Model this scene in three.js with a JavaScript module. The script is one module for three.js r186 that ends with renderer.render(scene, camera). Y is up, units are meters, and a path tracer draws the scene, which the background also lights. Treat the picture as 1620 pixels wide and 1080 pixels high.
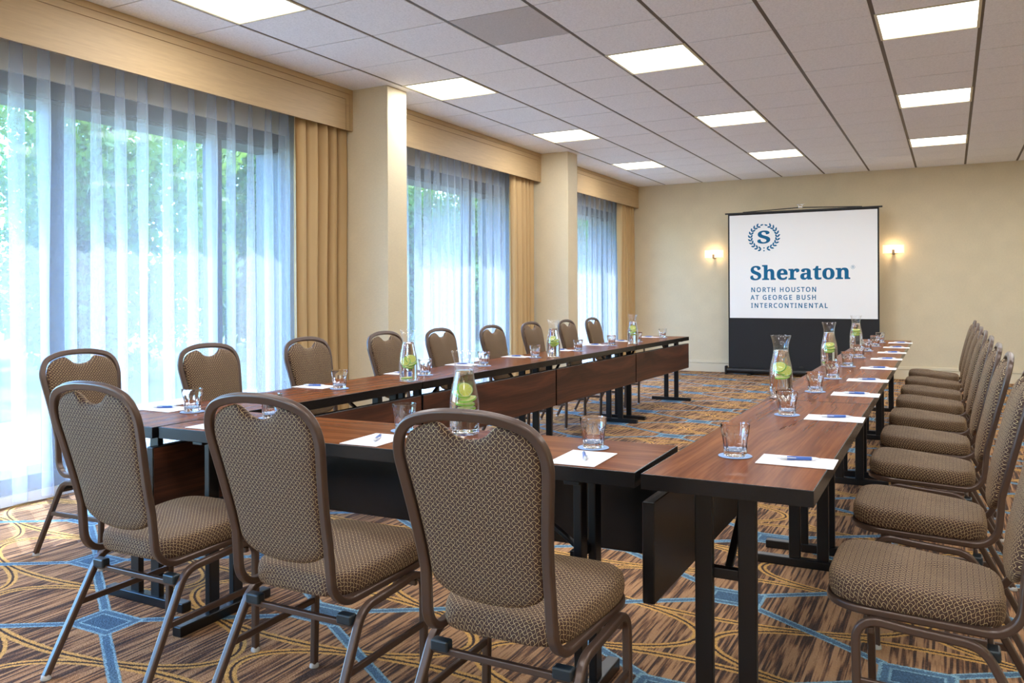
import * as THREE from 'three';
import { RoundedBoxGeometry } from 'three/addons/geometries/RoundedBoxGeometry.js';
import { mergeGeometries, mergeVertices, toCreasedNormals } from 'three/addons/utils/BufferGeometryUtils.js';
import { RectAreaLightUniformsLib } from 'three/addons/lights/RectAreaLightUniformsLib.js';
import { Sky } from 'three/addons/objects/Sky.js';

// ---------------------------------------------------------------- camera
const W = 1620, H = 1080, EYE = 1.236, FPX = 1302.7;
const scene = new THREE.Scene();
const camera = new THREE.PerspectiveCamera(2 * Math.atan(H / 2 / FPX) * 180 / Math.PI, W / H, 0.05, 200);
camera.position.set(0, EYE, 0);
camera.rotation.order = 'YXZ';
camera.rotation.set(0, 0.4901, -0.0048);
camera.setViewOffset(W, H, 0.36, 74.5, W, H);
camera.updateProjectionMatrix();

// ---------------------------------------------------------------- renderer, sky, sun
const renderer = new THREE.WebGLRenderer({ antialias: true });
renderer.toneMapping = THREE.LinearToneMapping;
renderer.toneMappingExposure = 1.5;
renderer.shadowMap.enabled = true;
renderer.shadowMap.type = THREE.PCFSoftShadowMap;
RectAreaLightUniformsLib.init();

const SUN_DIR = new THREE.Vector3(-1, 1.9, -0.45).normalize();
const sky = new Sky();
sky.name = 'sky';
sky.scale.setScalar(150);
sky.material.uniforms.turbidity.value = 3;
sky.material.uniforms.rayleigh.value = 1.2;
sky.material.uniforms.mieCoefficient.value = 0.004;
sky.material.uniforms.mieDirectionalG.value = 0.8;
sky.material.uniforms.sunPosition.value.copy(SUN_DIR);
scene.add(sky);
scene.environmentIntensity = 1.75;

const sun = new THREE.DirectionalLight(new THREE.Color(0.86, 0.95, 1.12), 10);
sun.name = 'sun';
sun.position.copy(SUN_DIR).multiplyScalar(40).add(new THREE.Vector3(-6, 0, -6));
sun.target.position.set(-6, 0, -6);
sun.castShadow = true;
sun.shadow.mapSize.set(2048, 2048);
Object.assign(sun.shadow.camera, { left: -20, right: 20, top: 20, bottom: -20, near: 1, far: 90 });
scene.add(sun, sun.target);

const PANEL_LIGHT = 11.5, PANEL_GLOW = 2.4;     // ceiling panels: light given, glow seen
const PANEL_COLOR = new THREE.Color(0.98, 0.99, 1.02);
const SCONCE_LIGHT = 0.10, SCONCE_COLOR = new THREE.Color(1.0, 0.76, 0.5);

// ---------------------------------------------------------------- helpers
function rng(seed) { let s = seed >>> 0; return () => { s = (s + 0x6D2B79F5) >>> 0; let t = s; t = Math.imul(t ^ (t >>> 15), t | 1); t ^= t + Math.imul(t ^ (t >>> 7), t | 61); return ((t ^ (t >>> 14)) >>> 0) / 4294967296; }; }
const used = new Map();
function numbered(name) { const n = used.get(name) ?? 0; used.set(name, n + 1); return n ? `${name}_${String(n).padStart(3, '0')}` : name; }
const lerp = (a, b, t) => a + (b - a) * t, clamp = (x, a, b) => Math.min(b, Math.max(a, x)), smooth = (a, b, x) => { const t = clamp((x - a) / (b - a), 0, 1); return t * t * (3 - 2 * t); };
const V = (x, y, z) => new THREE.Vector3(x, y, z);
const mod = (a, n) => ((a % n) + n) % n;
// periodic value noise: periods px, py are whole numbers
function makeNoise(seed) {
  const r = rng(seed), T = new Float32Array(65536); for (let i = 0; i < 65536; i++) T[i] = r();
  const h = (x, y) => T[(Math.imul(x, 374761393) + Math.imul(y, 668265263) ^ Math.imul(x + 7 * y, 1274126177)) >>> 8 & 65535];
  return (x, y, px, py) => {
    const xi = Math.floor(x), yi = Math.floor(y), fx = x - xi, fy = y - yi, u = fx * fx * (3 - 2 * fx), v = fy * fy * (3 - 2 * fy);
    const x0 = mod(xi, px), x1 = mod(xi + 1, px), y0 = mod(yi, py), y1 = mod(yi + 1, py);
    return lerp(lerp(h(x0, y0), h(x1, y0), u), lerp(h(x0, y1), h(x1, y1), u), v);
  };
}
const noise = makeNoise(11);
const toS = (c) => Math.round(255 * clamp(c <= 0.0031308 ? c * 12.92 : 1.055 * Math.pow(c, 1 / 2.4) - 0.055, 0, 1));
function dataTex(w, h, fn, srgb = true) {          // fn(u, v) -> [r, g, b] sRGB 0..255 or a grey 0..255
  const d = new Uint8Array(w * h * 4), o = [0, 0, 0];
  for (let y = 0, k = 0; y < h; y++) for (let x = 0; x < w; x++, k += 4) {
    const c = fn((x + 0.5) / w, (y + 0.5) / h, o);
    if (typeof c === 'number') { d[k] = d[k + 1] = d[k + 2] = clamp(c, 0, 255); } else { d[k] = clamp(c[0], 0, 255); d[k + 1] = clamp(c[1], 0, 255); d[k + 2] = clamp(c[2], 0, 255); }
    d[k + 3] = 255;
  }
  const t = new THREE.DataTexture(d, w, h, THREE.RGBAFormat);
  t.wrapS = t.wrapT = THREE.RepeatWrapping; t.magFilter = THREE.LinearFilter; t.minFilter = THREE.LinearMipmapLinearFilter; t.generateMipmaps = true;
  if (srgb) t.colorSpace = THREE.SRGBColorSpace;
  t.needsUpdate = true; return t;
}
const rep = (t, x, y) => { const c = t.clone(); c.repeat.set(x, y); c.needsUpdate = true; return c; };
const std = (o) => new THREE.MeshStandardMaterial(o), phy = (o) => new THREE.MeshPhysicalMaterial(o);
function add(name, geo, mat, parent = scene) {
  const m = new THREE.Mesh(geo, mat); m.name = parent === scene ? numbered(name) : name; m.castShadow = m.receiveShadow = true;
  parent.add(m); return m;
}
function struct(name, geo, mat, parent = scene) { const m = add(name, geo, mat, parent); if (parent === scene) m.userData.kind = 'structure'; return m; }
function thing(name, label, category, group) { const o = new THREE.Group(); o.name = numbered(name); o.userData = { label, category }; if (group) o.userData.group = group; scene.add(o); return o; }
function tag(o, label, category, group) { o.userData = { label, category }; if (group) o.userData.group = group; return o; }
function copyOf(root, label, group) { const c = root.clone(); c.name = numbered(root.name.replace(/_\d{3}$/, '')); c.userData = { ...root.userData, label }; if (group) c.userData.group = group; scene.add(c); return c; }
const merge = (list) => mergeGeometries(list.map((g) => { const n = g.index ? g.toNonIndexed() : g; for (const k of Object.keys(n.attributes)) if (!['position', 'normal', 'uv'].includes(k)) n.deleteAttribute(k); return n; }));
// uv in metres by the face's main direction; along: 'x' | 'y' | 'z' axis that the grain follows
function metric(g, along = 'x', ou = 0, ov = 0) {
  const n = g.index ? g.toNonIndexed() : g, p = n.attributes.position, N = n.attributes.normal, uv = new Float32Array(p.count * 2);
  const axis = { x: 0, y: 1, z: 2 }[along], a = [0, 0, 0], q = [0, 0, 0];
  for (let i = 0; i < p.count; i++) {
    const f = i - (i % 3); q[0] = Math.abs(N.getX(f) + N.getX(f + 1) + N.getX(f + 2)); q[1] = Math.abs(N.getY(f) + N.getY(f + 1) + N.getY(f + 2)); q[2] = Math.abs(N.getZ(f) + N.getZ(f + 1) + N.getZ(f + 2));
    const m = q[1] >= q[0] && q[1] >= q[2] ? 1 : q[0] >= q[2] ? 0 : 2;
    a[0] = p.getX(i); a[1] = p.getY(i); a[2] = p.getZ(i);
    const rest = [0, 1, 2].filter((k) => k !== m); let U = rest[0], Vv = rest[1];
    if (Vv === axis) { U = rest[1]; Vv = rest[0]; }
    uv[2 * i] = a[U] + ou; uv[2 * i + 1] = a[Vv] + ov;
  }
  n.setAttribute('uv', new THREE.BufferAttribute(uv, 2)); return n;
}
function box(w, h, d, x = 0, y = 0, z = 0) { const g = new THREE.BoxGeometry(w, h, d); g.translate(x, y, z); return g; }
function rbox(w, h, d, r, x = 0, y = 0, z = 0, s = 2) { const g = new RoundedBoxGeometry(w, h, d, s, Math.min(r, w / 2.01, h / 2.01, d / 2.01)); g.translate(x, y, z); return g; }
// box from corners
function span(x0, x1, y0, y1, z0, z1, r = 0) { const w = Math.abs(x1 - x0), h = Math.abs(y1 - y0), d = Math.abs(z1 - z0), c = [(x0 + x1) / 2, (y0 + y1) / 2, (z0 + z1) / 2]; return r ? rbox(w, h, d, r, ...c) : box(w, h, d, ...c); }
function bar(a, b, w, h, r = 0.003) { const L = a.distanceTo(b), g = rbox(w, h, L, r); const m = new THREE.Matrix4().lookAt(a, b, Math.abs(b.y - a.y) > 0.95 * L ? V(0, 0, 1) : V(0, 1, 0)); m.setPosition(a.clone().lerp(b, 0.5)); g.applyMatrix4(m); return g; }
function lathe(pts, seg = 40) { return new THREE.LatheGeometry(pts.map(([r, y]) => new THREE.Vector2(r, y)), seg); }
// sweep a rounded rectangle (w along the side vector, h along the up vector) over points, parallel transport from up0
function sweep(points, w, h, up0, { caps = true, cr = 0.28, n = 3 } = {}) {
  const prof = []; const rx = w / 2, ry = h / 2, c = Math.min(w, h) * cr;
  for (const [sx, sy, a0] of [[1, 1, 0], [-1, 1, 90], [-1, -1, 180], [1, -1, 270]]) for (let k = 0; k <= n; k++) { const a = (a0 + 90 * k / n) * Math.PI / 180; prof.push([sx * (rx - c) + c * Math.cos(a), sy * (ry - c) + c * Math.sin(a), Math.cos(a), Math.sin(a)]); }
  const pos = [], nor = [], uv = [], idx = [], M = prof.length; let up = up0.clone(), len = 0; const N = points.length;
  for (let i = 0; i < N; i++) {
    const t = points[Math.min(i + 1, N - 1)].clone().sub(points[Math.max(i - 1, 0)]).normalize();
    up.addScaledVector(t, -up.dot(t)).normalize(); const side = new THREE.Vector3().crossVectors(up, t);
    if (i) len += points[i].distanceTo(points[i - 1]);
    for (let k = 0; k < M; k++) { const [a, b, ca, cb] = prof[k]; const P = points[i].clone().addScaledVector(side, a).addScaledVector(up, b); const Q = side.clone().multiplyScalar(ca).addScaledVector(up, cb); pos.push(P.x, P.y, P.z); nor.push(Q.x, Q.y, Q.z); uv.push(len, k / M * 2 * (w + h)); }
  }
  for (let i = 0; i < N - 1; i++) for (let k = 0; k < M; k++) { const a = i * M + k, b = i * M + (k + 1) % M, c2 = a + M, d = b + M; idx.push(a, b, c2, b, d, c2); }
  if (caps) for (const [e, s] of [[0, -1], [N - 1, 1]]) { const base = pos.length / 3, t = points[e].clone().sub(points[e ? e - 1 : 1]).normalize(); for (let k = 0; k < M; k++) { pos.push(...pos.slice((e * M + k) * 3, (e * M + k) * 3 + 3)); nor.push(t.x, t.y, t.z); uv.push(0, 0); } for (let k = 1; k < M - 1; k++) s > 0 ? idx.push(base, base + k, base + k + 1) : idx.push(base, base + k + 1, base + k); }
  const g = new THREE.BufferGeometry(); g.setAttribute('position', new THREE.Float32BufferAttribute(pos, 3)); g.setAttribute('normal', new THREE.Float32BufferAttribute(nor, 3)); g.setAttribute('uv', new THREE.Float32BufferAttribute(uv, 2)); g.setIndex(idx); return g;
}
// polyline with rounded corners: list of [Vector3, radius]
function rounded(list, seg = 7) {
  const out = []; 
  list.forEach(([p, r], i) => {
    if (!r || i === 0 || i === list.length - 1) { out.push(p.clone()); return; }
    const a = list[i - 1][0].clone().sub(p), b = list[i + 1][0].clone().sub(p), la = a.length(), lb = b.length(); a.normalize(); b.normalize();
    const ang = Math.acos(clamp(a.dot(b), -1, 1)), t = Math.min(r / Math.tan(ang / 2), la * 0.49, lb * 0.49), s = p.clone().addScaledVector(a, t), e = p.clone().addScaledVector(b, t);
    const R = t * Math.tan(ang / 2), cen = p.clone().addScaledVector(a.clone().add(b).normalize(), R / Math.sin(ang / 2)), u = s.clone().sub(cen), v = e.clone().sub(cen), th = Math.acos(clamp(u.dot(v) / (u.length() * v.length()), -1, 1));
    for (let k = 0; k <= seg; k++) { const f = k / seg, q = th < 1e-4 ? u.clone().lerp(v, f) : u.clone().multiplyScalar(Math.sin((1 - f) * th) / Math.sin(th)).addScaledVector(v, Math.sin(f * th) / Math.sin(th)); out.push(cen.clone().add(q)); }
  });
  return out;
}
function mirrorX(g) {                               // mirrored copy with the winding put right
  const m = g.clone(); m.scale(-1, 1, 1); const ix = m.index; if (ix) { const a = ix.array; for (let i = 0; i < a.length; i += 3) { const t = a[i + 1]; a[i + 1] = a[i + 2]; a[i + 2] = t; } } return m;
}
// ring surface: rings[k] = list of Vector3 (all closed, same count); first and last are closed by a point if capped
function skin(rings, uvOf, cap0, cap1) {
  const M = rings[0].length, pos = [], uv = [], idx = []; const put = (p, u) => { pos.push(p.x, p.y, p.z); uv.push(...u); return pos.length / 3 - 1; };
  rings.forEach((R, i) => { for (let k = 0; k < M; k++) put(R[k], uvOf(R[k], i, k)); });
  for (let i = 0; i < rings.length - 1; i++) for (let k = 0; k < M; k++) { const a = i * M + k, b = i * M + (k + 1) % M; idx.push(a, b, a + M, b, b + M, a + M); }
  if (cap0) { const c = put(cap0, uvOf(cap0, 0, -1)); for (let k = 0; k < M; k++) idx.push(c, (k + 1) % M, k); }
  if (cap1) { const o = (rings.length - 1) * M, c = put(cap1, uvOf(cap1, rings.length - 1, -1)); for (let k = 0; k < M; k++) idx.push(c, o + k, o + (k + 1) % M); }
  const g = new THREE.BufferGeometry(); g.setAttribute('position', new THREE.Float32BufferAttribute(pos, 3)); g.setAttribute('uv', new THREE.Float32BufferAttribute(uv, 2)); g.setIndex(idx); g.computeVertexNormals(); return g;
}

// ---------------------------------------------------------------- textures and materials
const CELL = 0.897, COL = 1.37;                    // carpet lattice (m)
const carpetTex = (() => {
  const TU = 2 * COL, TV = 3 * CELL, ry = 0.268, rx = COL / 2 - 0.012;
  const fz = 0.004;
  const segD = (x, y, ax, ay, bx, by) => { const dx = bx - ax, dy = by - ay, t = clamp(((x - ax) * dx + (y - ay) * dy) / (dx * dx + dy * dy), 0, 1); return Math.hypot(x - ax - t * dx, y - ay - t * dy); };
  const brown = [[60, 40, 28], [106, 72, 48], [150, 108, 71], [180, 136, 94]];
  return dataTex(2048, 2048, (u, v, o) => {
    const X = u * TU, Y = v * TV;
    // cut yarn streaks along v
    const c1 = Math.floor(u * 300), c2 = Math.floor(u * 540), c3 = Math.floor(u * 150);
    const s1 = noise(c1, v * 15 + 40 * noise(c1, 0, 300, 1), 300, 15), s2 = noise(c2, v * 40 + 30 * noise(c2, 3, 540, 7), 540, 40), s3 = noise(c3, v * 9 + 20 * noise(c3, 1, 150, 5), 150, 9), f = noise(u * 1024, v * 1024, 1024, 1024), g0 = noise(u * 40, v * 12, 40, 12);
    let t = 0.46 * s1 + 0.24 * s2 + 0.2 * s3 + 0.1 * g0; t = smooth(0.26, 0.68, t) * 3; t += (f - 0.5) * 0.9; t = clamp(t, 0, 2.999);
    const k = Math.floor(t), q = t - k, A = brown[k], B = brown[k + 1];
    let r = lerp(A[0], B[0], q), g = lerp(A[1], B[1], q), b = lerp(A[2], B[2], q);
    // gold double ellipses round every node
    const jit = (f - 0.5) * fz * 1.6;
    let gold = 0, dark = 0, blue = 0, edge = 0;
    for (let n = 0; n < 2; n++) {
      const cx = n * COL / 2, cy = n * CELL / 2;
      const x = mod(X - cx + COL / 2, COL) - COL / 2, y = mod(Y - cy + CELL / 2, CELL) - CELL / 2;
      const e = Math.hypot(x / rx, y / ry), grad = Math.hypot(x / (rx * rx), y / (ry * ry)) / Math.max(e, 1e-3), d = (e - 1) / Math.max(grad, 0.4) + 0.014 + jit;
      const ad = Math.abs(d);
      if (ad < 0.005) dark = 1; if (Math.abs(ad - 0.0125) < 0.0075) gold = 1;
      // node rectangle
      const qx = Math.abs(x) - 0.118, qy = Math.abs(y) - 0.088, dr = Math.max(qx, qy) + jit;
      if (dr < 0) { blue = 1; edge = (dr > -0.012 || (dr < -0.034 && dr > -0.042)) ? 1 : 0; if (dr < -0.042) blue = 2; }
    }
    if (!blue) {
      // diagonal bands from node corner to node corner
      let dl = 1; const hx = COL / 2, hy = CELL / 2;
      for (let n = 0; n < 2; n++) { const x = mod(X - n * hx + hx, COL) - hx, y = mod(Y - n * hy + hy, CELL) - hy, ax = Math.abs(x), ay = Math.abs(y); dl = Math.min(dl, segD(ax, ay, 0.108, 0.078, hx - 0.108, hy - 0.078)); }
      dl += jit; if (dl < 0.021) { blue = 1; edge = dl > 0.012 ? 1 : 0; }
    }
    if (blue) { const m = 0.75 + 0.5 * f; if (edge) { r = 128 * m; g = 166 * m; b = 182 * m; } else if (blue === 2) { r = 66 * m; g = 98 * m; b = 124 * m; } else { r = 78 * m; g = 112 * m; b = 138 * m; } }
    else if (dark) { r = 58; g = 36; b = 24; }
    else if (gold) { const m = 0.82 + 0.36 * f; r = 205 * m; g = 156 * m; b = 82 * m; }
    o[0] = r; o[1] = g; o[2] = b; return o;
  });
})();
const pileTex = dataTex(512, 512, (u, v) => 255 * (0.6 * noise(u * 170, v * 170, 170, 170) + 0.4 * noise(u * 256, v * 256, 256, 256)), false);
// uv of the carpet: u along x from the lattice column, v along depth
const carpetMat = (() => { const m = rep(carpetTex, 1 / (2 * COL), 1 / (3 * CELL)); m.offset.set(mod(2.84 / (2 * COL), 1), mod(-2.03 / (3 * CELL), 1)); return std({ name: 'carpet', map: m, roughness: 0.95, bumpMap: rep(pileTex, 1.6, 1.6), bumpScale: 0.004 }); })();

function woodTex(seed, base) {
  const N = makeNoise(seed);
  return dataTex(2048, 512, (u, v, o) => {           // 2.0 m x 0.5 m, grain along u
    const warp = 0.75 * N(u * 2, v * 3, 2, 3) + 0.2 * N(u * 6, v * 8, 6, 8) + 0.06 * N(u * 16, v * 30, 16, 30);
    const ring = v * 5 + warp * 2.3, w = 0.5 + 0.5 * Math.sin(ring * Math.PI * 2), w2 = 0.5 + 0.5 * Math.sin(ring * Math.PI * 7 + 2 * N(u * 5, v * 40, 5, 40));
    const pore = N(u * 60, v * 256, 60, 256), pore2 = N(u * 24, v * 120, 24, 120), blot = N(u * 5, v * 3 + 0.4, 5, 3);
    const fine = N(u * 8, v * 200, 8, 200); const fine2 = N(u * 5, v * 110, 5, 110); let t = 0.24 * w + 0.12 * w2 + 0.06 * pore2 + 0.05 * pore + 0.16 * fine + 0.17 * fine2 + 0.22 * blot; t = smooth(0.12, 0.92, t);
    o[0] = lerp(base[0][0], base[1][0], t); o[1] = lerp(base[0][1], base[1][1], t); o[2] = lerp(base[0][2], base[1][2], t); return o;
  });
}
const walnutTex = woodTex(21, [[94, 51, 28], [136, 81, 47]]);
const walnutDarkTex = woodTex(22, [[46, 24, 16], [98, 55, 36]]);
const topMats = [0, 1, 2].map((k) => { const t = rep(walnutTex, 1 / 2, 1 / 0.5); t.offset.set(k * 0.37, k * 0.31); return phy({ name: 'walnut_laminate', map: t, roughness: 0.24, specularIntensity: 0.03 }); });
const panelMats = [0, 1, 2].map((k) => { const t = rep(walnutDarkTex, 1 / 2, 1 / 0.5); t.offset.set(k * 0.29 + 0.1, k * 0.43); return phy({ name: 'walnut_panel', map: t, roughness: 0.42, specularIntensity: 0.7 }); });
const bandMat = std({ name: 'black_edge_band', color: 0x111112, roughness: 0.24 });
const blackMetal = std({ name: 'black_metal', color: 0x0d0d0f, roughness: 0.34, metalness: 0.0 });
const blackPlastic = std({ name: 'black_plastic', color: 0x17181b, roughness: 0.45 });

const PF = 0.029;
const fabricTex = dataTex(1024, 1024, (u, v, o) => {  // 4 x 4 pattern periods
  const x = u * 4, y = v * 4, A = 0.18, lw = 0.0175;  // in periods
  let d = 1;
  for (const [p, q, o2] of [[x, y, 0], [y, x, 1]]) { const m0 = Math.round(q * 2); for (let m = m0 - 1; m <= m0 + 1; m++) { const ph = 2 * Math.PI * p + (mod(m + o2, 2) ? Math.PI : 0), c = m / 2 + A * Math.sin(ph), sl = A * 2 * Math.PI * Math.cos(ph); d = Math.min(d, Math.abs(q - c) / Math.sqrt(1 + sl * sl)); } }
  const weave = noise(u * 256, v * 256, 256, 256), t = 1 - smooth(lw * 0.55, lw * 1.05, d), n = 0.85 + 0.3 * weave;
  o[0] = lerp(70, 226, t) * n; o[1] = lerp(44, 198, t) * n; o[2] = lerp(30, 146, t) * n; return o;
});
const fabricBump = dataTex(512, 512, (u, v) => 255 * (0.5 * noise(u * 128, v * 128, 128, 128) + 0.25 * (0.5 + 0.5 * Math.sin(u * 128 * 2 * Math.PI)) + 0.25 * (0.5 + 0.5 * Math.sin(v * 128 * 2 * Math.PI))), false);
const fabricMat = phy({ name: 'patterned_fabric', map: rep(fabricTex, 1 / (4 * PF), 1 / (4 * PF)), roughness: 0.72, bumpMap: rep(fabricBump, 12, 12), bumpScale: 0.0006, sheen: 0.45, sheenRoughness: 0.35, sheenColor: new THREE.Color(0.9, 0.54, 0.24) });
const frameMat = phy({ name: 'brown_metal', color: 0x523f34, roughness: 0.36, metalness: 0.35, clearcoat: 0.35, clearcoatRoughness: 0.25 });
const glideMat = phy({ name: 'clear_glide', color: 0xd8d4cc, roughness: 0.25, transmission: 0.35, thickness: 0 });
const steelMat = std({ name: 'chrome', color: 0xb5b3ae, roughness: 0.25, metalness: 0.9 });
const bumperMat = std({ name: 'rubber_bumper', color: 0x1f2a30, roughness: 0.32 });

const wallGrain = dataTex(512, 512, (u, v) => 255 * (0.45 * noise(u * 256, v * 64, 256, 64) + 0.35 * noise(u * 60, v * 200, 60, 200) + 0.2 * noise(u * 8, v * 8, 8, 8)), false);
const wallTint = dataTex(512, 512, (u, v, o) => { const t = 0.5 * noise(u * 200, v * 90, 200, 90) + 0.5 * noise(u * 7, v * 7, 7, 7), m = 0.975 + 0.05 * t; o[0] = 219 * m; o[1] = 204 * m; o[2] = 171 * m; return o; });
const wallMat = std({ name: 'beige_wallcovering', map: rep(wallTint, 1, 1), roughness: 0.75, bumpMap: rep(wallGrain, 1.2, 1.2), bumpScale: 0.0008 });
const valanceTint = dataTex(512, 256, (u, v, o) => { const t = 0.6 * noise(u * 12, v * 120, 12, 120) + 0.4 * noise(u * 40, v * 200, 40, 200), m = 0.96 + 0.08 * t; o[0] = 192 * m; o[1] = 163 * m; o[2] = 120 * m; return o; });
const valanceMat = std({ name: 'maple_valance', map: rep(valanceTint, 0.5, 1), roughness: 0.55 });
const grooveMat = std({ name: 'groove', color: 0x8a6a44, roughness: 0.8 });
const trimMat = std({ name: 'beige_trim', color: 0xe0d2b2, roughness: 0.5 });
const plaster = std({ name: 'plaster', color: 0xcfc4ae, roughness: 0.9 });
const exteriorMat = std({ name: 'exterior_stucco', color: 0xa89a86, roughness: 0.95 });
const tileTexA = dataTex(512, 512, (u, v, o) => { const f = noise(u * 256, v * 256, 256, 256), q = noise(u * 120, v * 120, 120, 120), p = f > 0.86 ? 0.9 : 1, m = (0.965 + 0.05 * q) * p; o[0] = 245 * m; o[1] = 243 * m; o[2] = 243 * m; return o; });
const tileMat = std({ name: 'ceiling_tile', map: rep(tileTexA, 1, 1), roughness: 0.95, bumpMap: rep(pileTex, 0.7, 0.7), bumpScale: 0.0008 });
const tileMat2 = std({ name: 'ceiling_tile_grey', map: rep(tileTexA, 1.3, 1.3), color: 0xd6d2ce, roughness: 0.95, bumpMap: rep(pileTex, 0.7, 0.7), bumpScale: 0.0012 });
const railMat = std({ name: 'bronze_rail', color: 0x57493a, roughness: 0.5 });
const crossMat = std({ name: 'hidden_spline', color: 0x4c4742, roughness: 0.7 });
const lightFrameMat = std({ name: 'fixture_frame', color: 0xd9cfae, roughness: 0.4 });
const glowMat = std({ name: 'light_panel', color: 0xffffff, roughness: 0.6, emissive: new THREE.Color(1, 0.97, 0.92), emissiveIntensity: PANEL_GLOW });

const sheerBump = dataTex(256, 256, (u, v) => 255 * (0.5 + 0.25 * Math.sin(u * 128 * Math.PI) + 0.25 * Math.sin(v * 128 * Math.PI)), false);
const sheerMat = phy({ name: 'sheer_voile', color: 0xf2f4f8, roughness: 0.42, transmission: 0.92, thickness: 0, ior: 1.15, specularIntensity: 0.2, side: THREE.DoubleSide });
const drapeMat = phy({ name: 'tan_drape', color: 0xc9a878, roughness: 0.8, sheen: 0.4, sheenRoughness: 0.5, sheenColor: new THREE.Color(0.7, 0.55, 0.35), transmission: 0.1, thickness: 0, ior: 1.2, side: THREE.DoubleSide, bumpMap: rep(fabricBump, 6, 6), bumpScale: 0.0005 });
const windowFrameMat = std({ name: 'dark_bronze_frame', color: 0x2b2c2e, roughness: 0.4, metalness: 0.3 });
const paneMat = phy({ name: 'window_glass', color: 0xf2f8f8, roughness: 0.0, transmission: 1, thickness: 0, ior: 1.45 });
const glassMat = phy({ name: 'clear_glass', color: 0xffffff, roughness: 0.0, transmission: 1, thickness: 0.01, ior: 1.5 });
const carafeMat = phy({ name: 'carafe_glass', color: 0xffffff, roughness: 0.0, transmission: 1, thickness: 0, ior: 1.5 });
const waterMat = phy({ name: 'water', color: 0xffffff, roughness: 0.0, transmission: 1, thickness: 0.05, ior: 1.33, attenuationColor: new THREE.Color(0.9, 0.97, 0.96), attenuationDistance: 0.5 });
const limeRind = std({ name: 'lime_rind', color: 0x86c828, roughness: 0.4 });
const limeFlesh = (() => {
  const t = dataTex(256, 256, (u, v, o) => { const x = u * 2 - 1, y = v * 2 - 1, r = Math.hypot(x, y), a = Math.atan2(y, x), seg = Math.abs(mod(a / (2 * Math.PI) * 9, 1) - 0.5) * 2, mem = seg > 0.9 || r < 0.07 ? 1 : 0; if (r > 0.93) { o[0] = 120; o[1] = 180; o[2] = 40; } else if (r > 0.84 || mem) { o[0] = 246; o[1] = 248; o[2] = 200; } else { const n = noise(u * 40, v * 40, 40, 40); o[0] = 228 + 22 * n; o[1] = 234 + 14 * n; o[2] = 84 + 40 * n; } return o; });
  return phy({ name: 'lime_flesh', map: t, roughness: 0.6, transmission: 0.4, thickness: 0, side: THREE.DoubleSide });
})();
const coasterMat = std({ name: 'blue_coaster', color: 0x8fabd2, roughness: 0.7 });
const paperMat = (() => {
  const t = dataTex(256, 256, (u, v, o) => { const mark = u > 0.86 && u < 0.93 && v > 0.07 && v < 0.1 && noise(u * 128, v * 64, 128, 64) > 0.45; o[0] = mark ? 150 : 247; o[1] = mark ? 152 : 243; o[2] = mark ? 165 : 244; return o; });
  return std({ name: 'note_paper', map: t, roughness: 0.75 });
})();
const penBlue = phy({ name: 'blue_pen', color: 0x2f5aa6, roughness: 0.3, clearcoat: 0.4 });
const penWhite = phy({ name: 'silver_pen', color: 0xd9dde2, roughness: 0.25, metalness: 0.3 });

// ---------------------------------------------------------------- the room
const T = 0.6096, A0 = -0.4306, B0 = 11.127, TB = 0.6023, BACK = 12.975, CEIL = 3.0;
const XL = -4.54, XCOL = -4.178, XWALL = -4.9, XOUT = -5.2, XR = A0 + 6 * T + 0.3, ZREAR = 6.0;   // ZREAR: wall behind the camera
{
  const g = span(-5.2, XR + 0.2, -0.2, 0, -BACK - 0.2, ZREAR + 0.2); const m = metric(g, 'x'); const uv = m.attributes.uv, p = m.attributes.position;
  for (let i = 0; i < uv.count; i++) uv.setXY(i, p.getX(i), -p.getZ(i));
  struct('floor', m, carpetMat);
}
struct('wall_back', metric(span(-5.2, XR + 0.2, 0, 3.3, -BACK - 0.2, -BACK)), wallMat);
struct('wall_right', metric(span(XR, XR + 0.2, 0, 3.3, -BACK, ZREAR)), wallMat);
struct('wall_rear', metric(span(-5.2, XR + 0.2, 0, 3.3, ZREAR, ZREAR + 0.2)), wallMat);
// bays: [near column far face, far column near face, glass from, glass to, mullions]
const COLS = [[-5.6, -5.3], [-1.85, -1.57], [1.92, 2.2], [5.617, 5.895], [9.31, 9.60]];
const BAYS = [
  { b0: -5.3, b1: -1.85, g0: -5.1, g1: -2.2, mull: [-4.2, -3.2], open: true },
  { b0: -1.57, b1: 1.92, g0: -1.2, g1: 1.55, mull: [-0.45, 0.82], open: true },
  { b0: 2.2, b1: 5.617, g0: 2.3, g1: 5.2, mull: [3.2, 4.47], drape: [4.97, 5.6] },
  { b0: 5.895, b1: 9.31, g0: 6.1, g1: 8.97, mull: [6.9, 8.2], drape: [8.66, 9.29] },
  { b0: 9.60, b1: 12.975, g0: 9.8, g1: 12.72, mull: [10.75, 12.03], drape: [12.32, 12.95] },
];
{
  const parts = [span(XOUT, XWALL, 2.57, 3.3, -BACK, ZREAR), span(XOUT, XWALL, 0, 0.06, -BACK, ZREAR)];
  const edges = [-ZREAR, ...BAYS.flatMap((b) => [b.g0, b.g1]), BACK];
  for (let i = 0; i < edges.length; i += 2) parts.push(span(XOUT, XWALL, 0.06, 2.57, -edges[i], -edges[i + 1]));
  struct('wall_left', metric(merge(parts)), wallMat);
  const ev = struct('roof_eave', span(XOUT - 0.25, XOUT, 3.05, 3.3, -BACK - 0.2, ZREAR + 0.2), exteriorMat);
  COLS.forEach((c, i) => struct(`column_${i + 1}`, metric(rbox(XCOL - XWALL + 0.01, CEIL, c[1] - c[0], 0.006, (XCOL + XWALL) / 2, CEIL / 2, -(c[0] + c[1]) / 2), 'y'), wallMat));
}
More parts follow.
